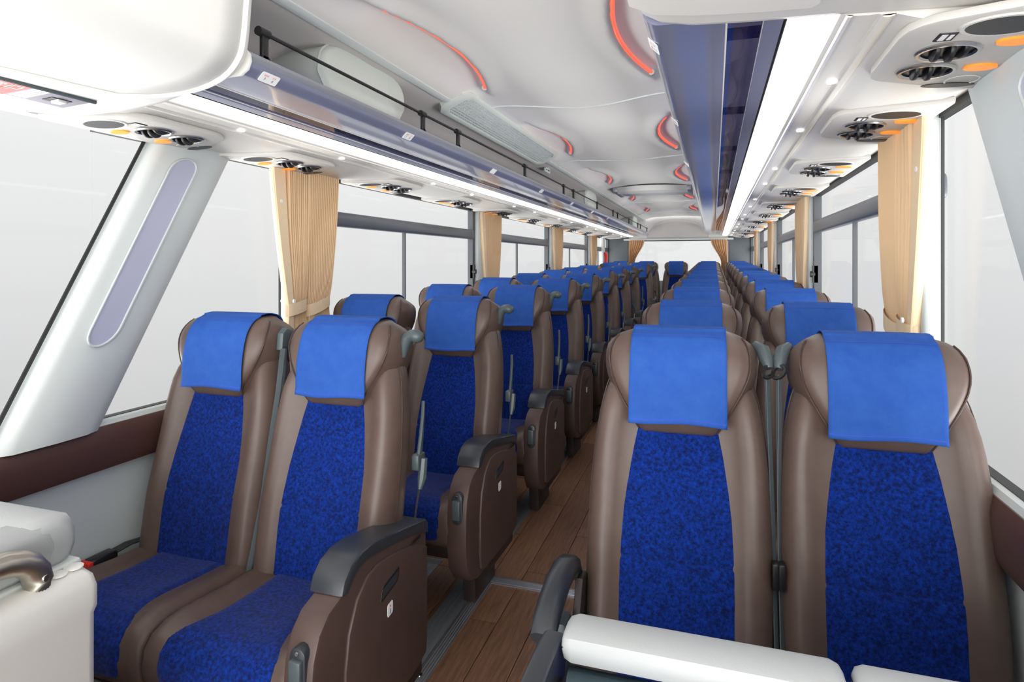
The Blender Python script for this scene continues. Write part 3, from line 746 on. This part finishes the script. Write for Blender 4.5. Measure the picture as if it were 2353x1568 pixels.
# headrest: front half width, back half width, front depth
HF = [(.478, .088), (.50, .099), (.53, .117), (.57, .140), (.61, .158), (.645, .165), (.68, .163), (.705, .154), (.722, .140), (.733, .120)]
HD = [(.478, .052), (.50, .074), (.53, .082), (.60, .088), (.66, .085), (.69, .074), (.715, .055), (.728, .032), (.735, .008)]
def hfront(x, h):
    wf = sinterp(HF, h); a = abs(x) / wf; return sinterp(HD, h) - .010 * a ** 2 - .012 * max(0, (a - .85) / .15) ** 2
def build_head(parent):
    rings = []
    hs = [.478, .484, .495, .51, .53, .55, .57, .59, .61, .63, .645, .66, .675, .69, .703, .714, .722, .729, .734]
    ks = [-1, -.97, -.92, -.85, -.7, -.5, -.25, 0, .25, .5, .7, .85, .92, .97, 1]
    for h in hs:
        wf = sinterp(HF, h); fd = sinterp(HD, h); wb = wf + .022 * sstep(.735, .70, h) if False else wf + .020 * (1 - sstep(.69, .735, h))
        r = [bp_(k * wf, h, hfront(k * wf, h)) for k in ks]
        bd = -.070 + .02 * sstep(.70, .735, h); md = max(bd + .02, min(fd - .05, .012))
        for k in (1,): r += [bp_(wf + .006, h, fd - .035), bp_(wb, h, md), bp_(wb * .99, h, bd + .012), bp_(wb * .9, h, bd)]
        r += [bp_(0, h, bd - .006)]
        r += [bp_(-wb * .9, h, bd), bp_(-wb * .99, h, bd + .012), bp_(-wb, h, md), bp_(-wf - .006, h, fd - .035)]
        rings.append(r)
    # top cap
    h = .739; wf = .11
    r = [bp_(k * wf, h, -.012 + .0 * k) for k in ks] + [bp_(wf, h, -.02), bp_(wf, h, -.03), bp_(wf, h, -.04), bp_(wf * .8, h, -.045), bp_(0, h, -.048), bp_(-wf * .8, h, -.045), bp_(-wf, h, -.04), bp_(-wf, h, -.03), bp_(-wf, h, -.02)]
    rings.append(r)
    hr = MB().loft(rings).build('headrest', 'leather', parent, angle=60)
    for s in (-1, 1):
        P = [bp_(s * (sinterp(HF, h) + .001), h, sinterp(HD, h) - .020) for h in hs[1:-3]]
        MB().tube(P, .0022, 5).build('seam', 'piping', hr)
        P = [bp_(s * (sinterp(HF, h) + .018), h, .012) for h in (.50, .53, .56, .59, .62, .645)]
    return hr
def build_towel(parent, seed=0):
    rnd = random.Random(seed); ph = [rnd.uniform(0, 6) for _ in range(6)]
    path = [(.498, sinterp(HD, .52) + .008)]
    for h in (.522, .545, .57, .60, .63, .655, .675, .69, .703, .714, .723): path.append((h, sinterp(HD, h) + .0065))
    path += [(.733, sinterp(HD, .729) + .008), (.7415, .012), (.7455, -.01), (.7455, -.035), (.742, -.055), (.730, -.070), (.715, -.080), (.68, -.084), (.62, -.086)]
    n = len(path) - 1
    def f(u, v):
        i = v * n; i0 = min(int(i), n - 1); fr = i - i0; h = path[i0][0] * (1 - fr) + path[i0 + 1][0] * fr; d = path[i0][1] * (1 - fr) + path[i0 + 1][1] * fr
        a = (u - .5) * 2; w = .111 + .003 * (1 - v); x = a * w
        side = -.010 * (a * w / max(.09, sinterp(HF, min(h, .733)))) ** 2 if i < 12 else -.004 * a * a
        low = (1 - v) ** 3
        wr = .0018 * math.sin(7 * a + ph[0] + 3 * v) * low + .0010 * math.sin(15 * a + ph[1]) * math.exp(-((v - .42) / .1) ** 2) + .004 * low * (a * .5 * math.sin(ph[2]) )
        edge = .0012 if (abs(a) > .955 or v < .02) else 0
        if .44 < v < .455: edge = .0012
        return bp_(x, h + .003 * math.sin(3 * a + ph[3]) * low - (.004 * (1 - a * a) * (1 if v > .5 and v < .75 else 0)) * 0, d + side + wr + edge) 
    T = patch(f, 28, 60, 'headrest_cover', 'cloth', parent, thick=.0022, angle=60)
    for va, vb in ((.018, .024), (.487, .493)):
        def g(u, v, va=va, vb=vb):
            p = Vector(f(.01 + .98 * u, va + (vb - va) * v)); return p + Vector((0, -CA, SA if va < .1 else CA)) * .0016
        patch(g, 28, 1, 'hem_stitch', 'stitch', T)
    return T
def build_cushion(parent):
    P = [(-.115, .395), (-.15, .412), (-.22, .416), (-.30, .420), (-.38, .428), (-.45, .434), (-.50, .432), (-.535, .418), (-.556, .392), (-.562, .355), (-.556, .31), (-.535, .285), (-.45, .275), (-.12, .275)]
    xs = [-1, -.985, -.95, -.88, -.80, -.70, -.55, -.3, 0, .3, .55, .70, .80, .88, .95, .985, 1]
    rings = []
    cy, cz = -.34, .35
    for k in xs:
        a = abs(k); b = .014 * math.exp(-((a - .82) / .12) ** 2) - .006 * (1 - a); e = max(0, (a - .9) / .1); sh = .022 * (1 - math.sqrt(max(0, 1 - e * e)))
        r = []
        for i, (y, z) in enumerate(P):
            top = 1 if i < 9 else 0
            yy, zz = y, z + b * top
            L = math.hypot(yy - cy, zz - cz); kx = (L - sh) / L
            r.append((k * .211, cy + (yy - cy) * kx, cz + (zz - cz) * kx))
        rings.append(r)
    c = MB().loft(rings).build('seat_cushion', 'leather', parent, angle=60)
    TP = P[1:11]
    def f(u, v):
        i = v * (len(TP) - 1); i0 = min(int(i), len(TP) - 2); fr = i - i0
        y = TP[i0][0] * (1 - fr) + TP[i0 + 1][0] * fr; z = TP[i0][1] * (1 - fr) + TP[i0 + 1][1] * fr
        p = sinterp([(0, .128), (.25, .118), (.4, .118), (.6, .150), (.8, .160), (1, .160)], v); a = (u - .5) * 2; x = a * p; k = abs(x) / .211
        b = .014 * math.exp(-((k - .82) / .12) ** 2) - .006 * (1 - k)
        ty = TP[min(i0 + 1, len(TP) - 1)][0] - TP[i0][0]; tz = TP[i0 + 1][1] - TP[i0][1]; L = math.hypot(ty, tz); ny, nz = tz / L, -ty / L
        e = min(1, (1 - abs(a)) * 8) * min(1, v * 30, (1 - v) * 30); off = -.003 + .0075 * math.sqrt(max(0, e))
        return (x, y + ny * off, z + b + nz * off)
    patch(f, 16, 36, 'velour_cushion_panel', 'velour', parent, angle=80)
def build_base(parent):
    MB().box(-.20, .20, -.46, -.06, .205, .285, .01).build('seat_frame', 'legm', parent)
    MB().prism([(-.36, .21), (-.14, .21), (-.12, .008), (-.34, .008)], 'x', -.17, -.13, .004).build('leg', 'legm', parent, angle=35)
CAPO = [(.035, .548), (.034, .572), (.020, .588), (-.08, .600), (-.18, .612), (-.27, .618), (-.325, .612), (-.365, .596), (-.392, .568), (-.402, .540), (-.388, .537), (-.370, .560), (-.34, .580), (-.30, .590), (-.18, .584), (-.05, .570), (.012, .556)]
BOXO = [(.030, .556), (-.05, .572), (-.18, .586), (-.30, .592), (-.345, .580), (-.380, .555), (-.398, .538), (-.445, .520), (-.478, .490), (-.498, .45), (-.506, .40), (-.506, .31), (-.492, .235), (-.455, .185), (-.40, .165), (-.05, .16), (.02, .175), (.032, .21)]
PADO = [(.018, .512), (-.05, .540), (-.16, .556), (-.25, .560), (-.30, .548), (-.345, .510), (-.378, .45), (-.392, .38), (-.395, .25), (-.385, .195), (-.36, .178), (-.04, .178), (.012, .19), (.018, .23)]
def tilt(P): return [(y, z + (-.024 + (.03 - y) / .43 * .042) * sstep(.36, .52, z)) for y, z in P]
CAPO, BOXO, PADO = tilt(CAPO), tilt(BOXO), tilt(PADO)
def build_boxarm(parent, s=1, row=0):
    A = MB().prism(BOXO, 'x', *sorted((s * .186, s * .260)), .008).build('armrest_box', 'leather_dark', parent, angle=35)
    MB().prism(CAPO, 'x', *sorted((s * .176, s * .265)), .008).build('armrest_cap', 'cap', A, angle=35)
    MB().prism(PADO, 'x', *sorted((s * .258, s * .269)), .005).build('table_cover', 'leather_dark', A, angle=35)
    ring = [(s * .2665, .98 * (y + .19) - .19, .975 * (z - .37) + .37) for y, z in PADO]
    MB().tube(ring + [ring[0]], .0018, 5, up=Vector((1, 0, 0))).build('stitching', 'piping', A)
    x0 = s * .269
    MB().prism([(-.245, .465), (-.235, .495), (-.228, .500), (-.155, .512), (-.150, .508), (-.155, .482), (-.163, .476), (-.24, .462)], 'x', *sorted((x0 - s * .004, x0 + s * .0012)), .001).build('pull_recess', 'dark', A)
    MB().prism([(-.238, .470), (-.230, .492), (-.160, .503), (-.163, .484), (-.17, .480)], 'x', *sorted((x0, x0 + s * .0018))).build('pull_plate', 'cap', A, smooth=False)
    St = MB().prism([(-.211, .412), (-.211, .436), (-.208, .440), (-.188, .442), (-.185, .438), (-.185, .416), (-.188, .411), (-.208, .408)], 'x', *sorted((x0, x0 + s * .0012))).build('number_plate', 'paper', A, smooth=False)
    MB().box(*sorted((x0 + s * .0008, x0 + s * .0016)), -.1993, -.1967, .413, .426).build('numeral_one', 'inkb', St, smooth=False)
    MB().box(*sorted((x0 + s * .0008, x0 + s * .0016)), -.2005, -.1955, .430, .435).build('red_mark', 'inkr', St, smooth=False)
    MB().box(*sorted((x0 - s * .002, x0 + s * .0015)), -.075, -.03, .535, .541).build('slot', 'dark', A, smooth=False)
    # front recline button housing (faces the camera side, -y)
    B = MB(); xc = s * .226
    def ob(w, z0, z1, y0, y1, n=6):
        pts = []
        for i in range(n + 1): t = math.pi * i / n; pts.append((xc + w * math.cos(t), z1 - w + w * math.sin(t)))
        for i in range(n + 1): t = math.pi + math.pi * i / n; pts.append((xc + w * math.cos(t), z0 + w + w * math.sin(t)))
        return pts
    MB().prism(ob(.019, .392, .500, 0, 0), 'y', -.508, -.480, .003).build('button_plate', 'cap', A)
    MB().box(xc - .0145, xc + .0145, -.520, -.500, .412, .478, .004).build('button', 'grey', A)
    for z in (.402, .489): MB().disc((xc, -.5095, z), .0045, n=(0, -1, 0), seg=8, h=.0015).build('screw', 'steel', A)
    A.location = (0, -.055, -.012)
    # support leg below
    L = MB().prism([(-.36, .20), (-.14, .20), (-.13, .0), (-.34, .0)], 'x', *sorted((s * .155, s * .205)), .004).build('leg', 'legm', parent, angle=35)
    MB().box(*sorted((s * .20, s * .245)), -.30, -.02, .10, .17, .01).build('side_bracket', 'legm', parent)
def build_slimarm(parent, s=-1):
    P = [(-.17, .535), (-.195, .572), (-.25, .585), (-.32, .583), (-.385, .568), (-.420, .552), (-.440, .530)]
    rings = []
    for i, (y, z) in enumerate(P):
        w, t = .026, (.020, .022, .023, .023, .023, .022, .014)[i]
        r = []
        for k in range(12):
            a = 2 * math.pi * k / 12; cx, cz = math.cos(a), math.sin(a); q = (abs(cx) ** 4 + abs(cz) ** 4) ** -.25
            r.append((s * .243 + w * cx * q, y - .006 * cz, z + t * cz * q))
        rings.append(r)
    A = MB().loft(rings).build('armrest', 'cap', parent, angle=50)
    MB().prism([(-.30, .30), (-.345, .43), (-.33, .50), (-.275, .50), (-.24, .43), (-.20, .30)], 'x', *sorted((s * .222, s * .262)), .008).build('armrest_support', 'grey', A)
    MB().prism([(-.30, .15), (-.10, .15), (-.10, .36), (-.16, .54), (-.22, .55), (-.33, .33)], 'x', *sorted((s * .206, s * .224)), .004).build('side_plate', 'legm', A)
    MB().box(*sorted((s * .17, s * .21)), -.34, -.12, 0, .21, .006).build('leg', 'legm', parent)
def build_knob(parent, s=1):
    c = bp_(s * .178, .655, .0)
    K = MB()
    K.tube([bp_(s * .182, .628, -.005), bp_(s * .184, .645, .0), bp_(s * .187, .665, .004), bp_(s * .194, .682, .006), bp_(s * .208, .690, .008), bp_(s * .222, .690, .010), bp_(s * .234, .684, .012), bp_(s * .242, .677, .012)],
           [.007, .012, .016, .019, .018, .020, .019, .008], 12, up=Vector((0, 1, 0)))
    K.build('grab_handle', 'grey', parent, angle=60)
def build_lever(parent, s=1):
    G = MB().tube([(s * .222, .03, .875), (s * .226, .02, .84), (s * .228, .005, .78), (s * .228, -.008, .725)], [.004, .008, .010, .012], 8, rx=[.005, .006, .007, .007]).build('belt_arm', 'grey', parent)
    g = MB(); g.box(*sorted((s * .213, s * .236)), -.03, .015, .685, .73, .004); g.tube([(s * .238, .0, .715), (s * .238, -.01, .66), (s * .236, -.02, .63)], [.012, .013, .006], 8)
    g.build('belt_joint', 'grey', G)
    MB().tube([(s * .234, -.018, .64), (s * .230, -.045, .54)], .0035, 6).build('rod', 'steel', G)
def ribbon(path, w, name, parent, m='webbing', ax=(1, 0, 0), th=.0012):
    a = Vector(ax).normalized(); rings = []
    P = [Vector(p) for p in path]
    for i, p in enumerate(P):
        t = (P[min(i + 1, len(P) - 1)] - P[max(i - 1, 0)]).normalized(); n = t.cross(a).normalized() * th
        rings.append([p - a * w + n, p + a * w + n, p + a * w - n, p - a * w - n])
    return MB().loft(rings).build(name, m, parent, angle=30)
def build_belt(parent, s, style=0):
    """shoulder guide + webbing at side s of the seat"""
    G = MB()
    c = bp_(s * .196, .655, .0)
    if style == 0:
        G.prism([(-.035, -.02), (-.03, .03), (-.01, .045), (.02, .035), (.035, .0), (.03, -.02)], 'x', s * .192 - .010, s * .192 + .014, .005)
        me = G.build('belt_guide', 'grey', parent); me.location = (0, bp_(0, .655, 0)[1], bp_(0, .655, 0)[2])
    else:
        G.tube([bp_(s * .180, .705, -.01), bp_(s * .197, .690, .006), bp_(s * .205, .665, .018), bp_(s * .209, .645, .024)], [.010, .017, .017, .011], 10, up=Vector((0, 1, 0)))
        G.build('belt_guide', 'grey', parent)
        H = MB(); cc = Vector(bp_(s * .208, .638, .028)); H.ring(cc, .018, .005, seg=14, h=.005, n=(s * .5, -.8, .2), ry=.012); H.build('belt_loop', 'dark', parent)
    for k in range(3 if style == 0 else 2):
        off = (k - .8) * .010
        path = [bp_(s * .206 + off * .3, .632 - .0, .020 + off), bp_(s * .208 + off * .3, .5, .012 + off * 1.4), bp_(s * .212, .35, .012 + off * 1.6), bp_(s * .213, .2, .018 + off), bp_(s * .2135, .06, .03 + off), bp_(s * .2135, -.02, .05)]
        ribbon(path, .0075 if k else .005, 'belt_webbing', parent, ax=(.55, .83, 0))
    if style:
        T = MB().box(s * .213 - .007, s * .213 + .007, -.055, -.03, -.03, .03, .004).build('belt_tongue', 'dark', parent)
        q = bp_(0, .19, .055); T.location = (0, q[1] + .05, q[2])
def seat_core(name='passenger_seat'):
    S = empty(name); build_body(S); build_panel(S); build_head(S); build_cushion(S); build_base(S); return S
def add_towels(S, seed): build_towel(S, seed)
core = seat_core(); 
protoW = [copy_tree(core) for _ in range(2)]
for i, p in enumerate(protoW): add_towels(p, i + 1)
def del_tree(o):
    for c in list(o.children): del_tree(c)
    bpy.data.objects.remove(o)
protoAL = copy_tree(core); add_towels(protoAL, 5); build_boxarm(protoAL, 1); build_knob(protoAL, 1); build_lever(protoAL, 1)
protoAL2 = copy_tree(core); add_towels(protoAL2, 9); build_boxarm(protoAL2, 1); build_knob(protoAL2, 1); build_lever(protoAL2, 1)
protoAR = copy_tree(core); add_towels(protoAR, 12); build_slimarm(protoAR, -1); build_knob
protoAR2 = copy_tree(core); add_towels(protoAR2, 15); build_slimarm(protoAR2, -1)
del_tree(core)
ORD = ['first', 'second', 'third', 'fourth', 'fifth', 'sixth', 'seventh', 'eighth', 'ninth', 'tenth']
used = set()
def place(pr, x, y, label, rz=0.):
    o = pr if pr.name not in used else copy_tree(pr); used.add(pr.name)
    o.location = (x, y, floor_z(y)); o.rotation_euler = (0, 0, rz)
    tag(o, label, 'seat', 'brown and blue passenger seats'); return o
for r in range(10):
    y = Y1 + PITCH * r; j = random.Random(r)
    rz = lambda: j.uniform(-.012, .012) if r else 0
    wl = wr = None
    if r != 8:
        a = place((protoAL, protoAL2)[r % 2], SX[1], y, f'blue and brown aisle seat in the {ORD[r]} row of the left block', rz())
        w = place(protoW[r % 2], SX[0], y, f'blue and brown window seat in the {ORD[r]} row of the left block', rz())
        if r == 0: rowL = (w, a)
    a2 = place((protoAR, protoAR2)[r % 2], SX[2], y, f'blue and brown aisle seat in the {ORD[r]} row of the right block', rz())
    w2 = place(protoW[(r + 1) % 2], SX[3], y, f'blue and brown window seat in the {ORD[r]} row of the right block', rz())
    if r == 0: rowR = (a2, w2)
yb = 10.33
for x, nm in zip((SX[0], SX[1], XC, SX[2], SX[3]), ('far left', 'second from left', 'middle', 'second from right', 'far right')):
    place(protoW[0], x, yb, f'blue and brown seat of the back row below the rear window, {nm}')
# belts on the front row only (copies above were made before these parts exist)
build_belt(rowL[0], 1, 0)
build_belt(rowR[0], 1, 1); build_belt(rowR[1], -1, 1)
bk = MB().box(-.238, -.200, -.35, -.27, .405, .442, .006).build('belt_buckle', 'dark', rowL[0]); 
MB().box(-.240, -.198, -.364, -.348, .406, .441, .003).build('release_button', 'red', bk)
ribbon([(-.219, -.28, .432), (-.219, -.22, .436), (-.217, -.14, .425)], .017, 'buckle_strap', rowL[0], 'dark')
# ------------------------------------------------------------------ front partition right (folding guide seat)
G = tag(empty('guide_seat', (0, .83, 0)), 'white padded top of the folding guide seat at the bottom right, with grey panel', 'guide seat')
MB().box(-.196, .152, -.026, .045, .750, .790, .014).build('top_cushion', 'pad', G)
MB().box(.163, .57, -.026, .045, .750, .790, .014).build('top_cushion', 'pad', G)
MB().tube([(-.185, -.02, .725), (.56, -.02, .725)], .022, 14).build('cross_tube', 'tealtube', G)
MB().box(-.175, .56, -.055, .03, .12, .70, .01).build('back_panel', 'teal', G)
A = MB()
A.prism([(.030, .745), (.018, .768), (-.02, .774), (-.12, .775), (-.35, .772), (-.42, .745), (-.40, .71), (-.2, .70), (-.02, .68), (.025, .71)], 'x', -.228, -.199, .006)
A.build('folded_armrest', 'cap', G, angle=35)
MB().box(-.203, -.19, -.35, .0, .3, .72, .004).build('side_plate', 'legm', G)
# ------------------------------------------------------------------ driver partition left
D = tag(empty('driver_partition', (-1.036, .812, -.022)), 'white driver partition with padded top and steel handle at the bottom left', 'partition')
rings = []
for y, sh in ((.0, .02), (-.006, .006), (-.02, 0), (-.9, 0)):
    rings.append([(x + (sh if x < -.03 else -sh) * (1 if x > -.2 else 0), y, z - (sh if z > .5 else 0)) for x, z in [(0, .0), (0, .70), (.008, .715), (.008, .75), (-.002, .768), (-.03, .776), (-.065, .772), (-.075, .75), (-.075, .0)]])
MB().loft(rings).build('side_board', 'white', D, angle=45)
MB().box(-.72, -.078, -.10, .0, .0, .76, .02).build('rear_board', 'white', D)
MB().box(-.72, -.052, -.10, .005, .776, .866, .026).build('top_cushion', 'pad', D)
MB().box(-.135, -.0495, -.60, -.03, .7765, .863, .026).build('side_cushion', 'pad', D)
MB().box(-.70, -.045, -.095, .003, .762, .782, .006).build('cushion_tray', 'trimg', D)
MB().box(-.138, -.046, -.60, -.05, .762, .782, .006).build('cushion_tray', 'trimg', D)
MB().box(-.72, -.02, -1.0, -.01, .70, .768).build('top_board', 'white', D, smooth=False)
Hd = MB().tube([(-.03, -.085, .760), (-.03, -.085, .785), (-.03, -.088, .800), (-.03, -.097, .814), (-.031, -.112, .825), (-.032, -.135, .832), (-.034, -.18, .835), (-.034, -.28, .836), (-.034, -.42, .836)], [.023, .022, .0215, .021, .0205, .020, .019, .019, .019], 22).build('handle', 'satin', D, angle=60)
MB().disc((-.010, -.087, .792), .006, n=(1, .2, 0), seg=10, h=.003).build('screw', 'steel', Hd)
for yy in (-.022, -.05): MB().disc((-.033, yy, .777), .015, seg=16, h=.0015).build('screw_cap', 'white', D)
for o in list(bpy.data.objects):
    if o.type == 'MESH' and o.parent is None and 'kind' not in o.keys() and 'category' not in o.keys(): print('UNTAGGED', o.name)
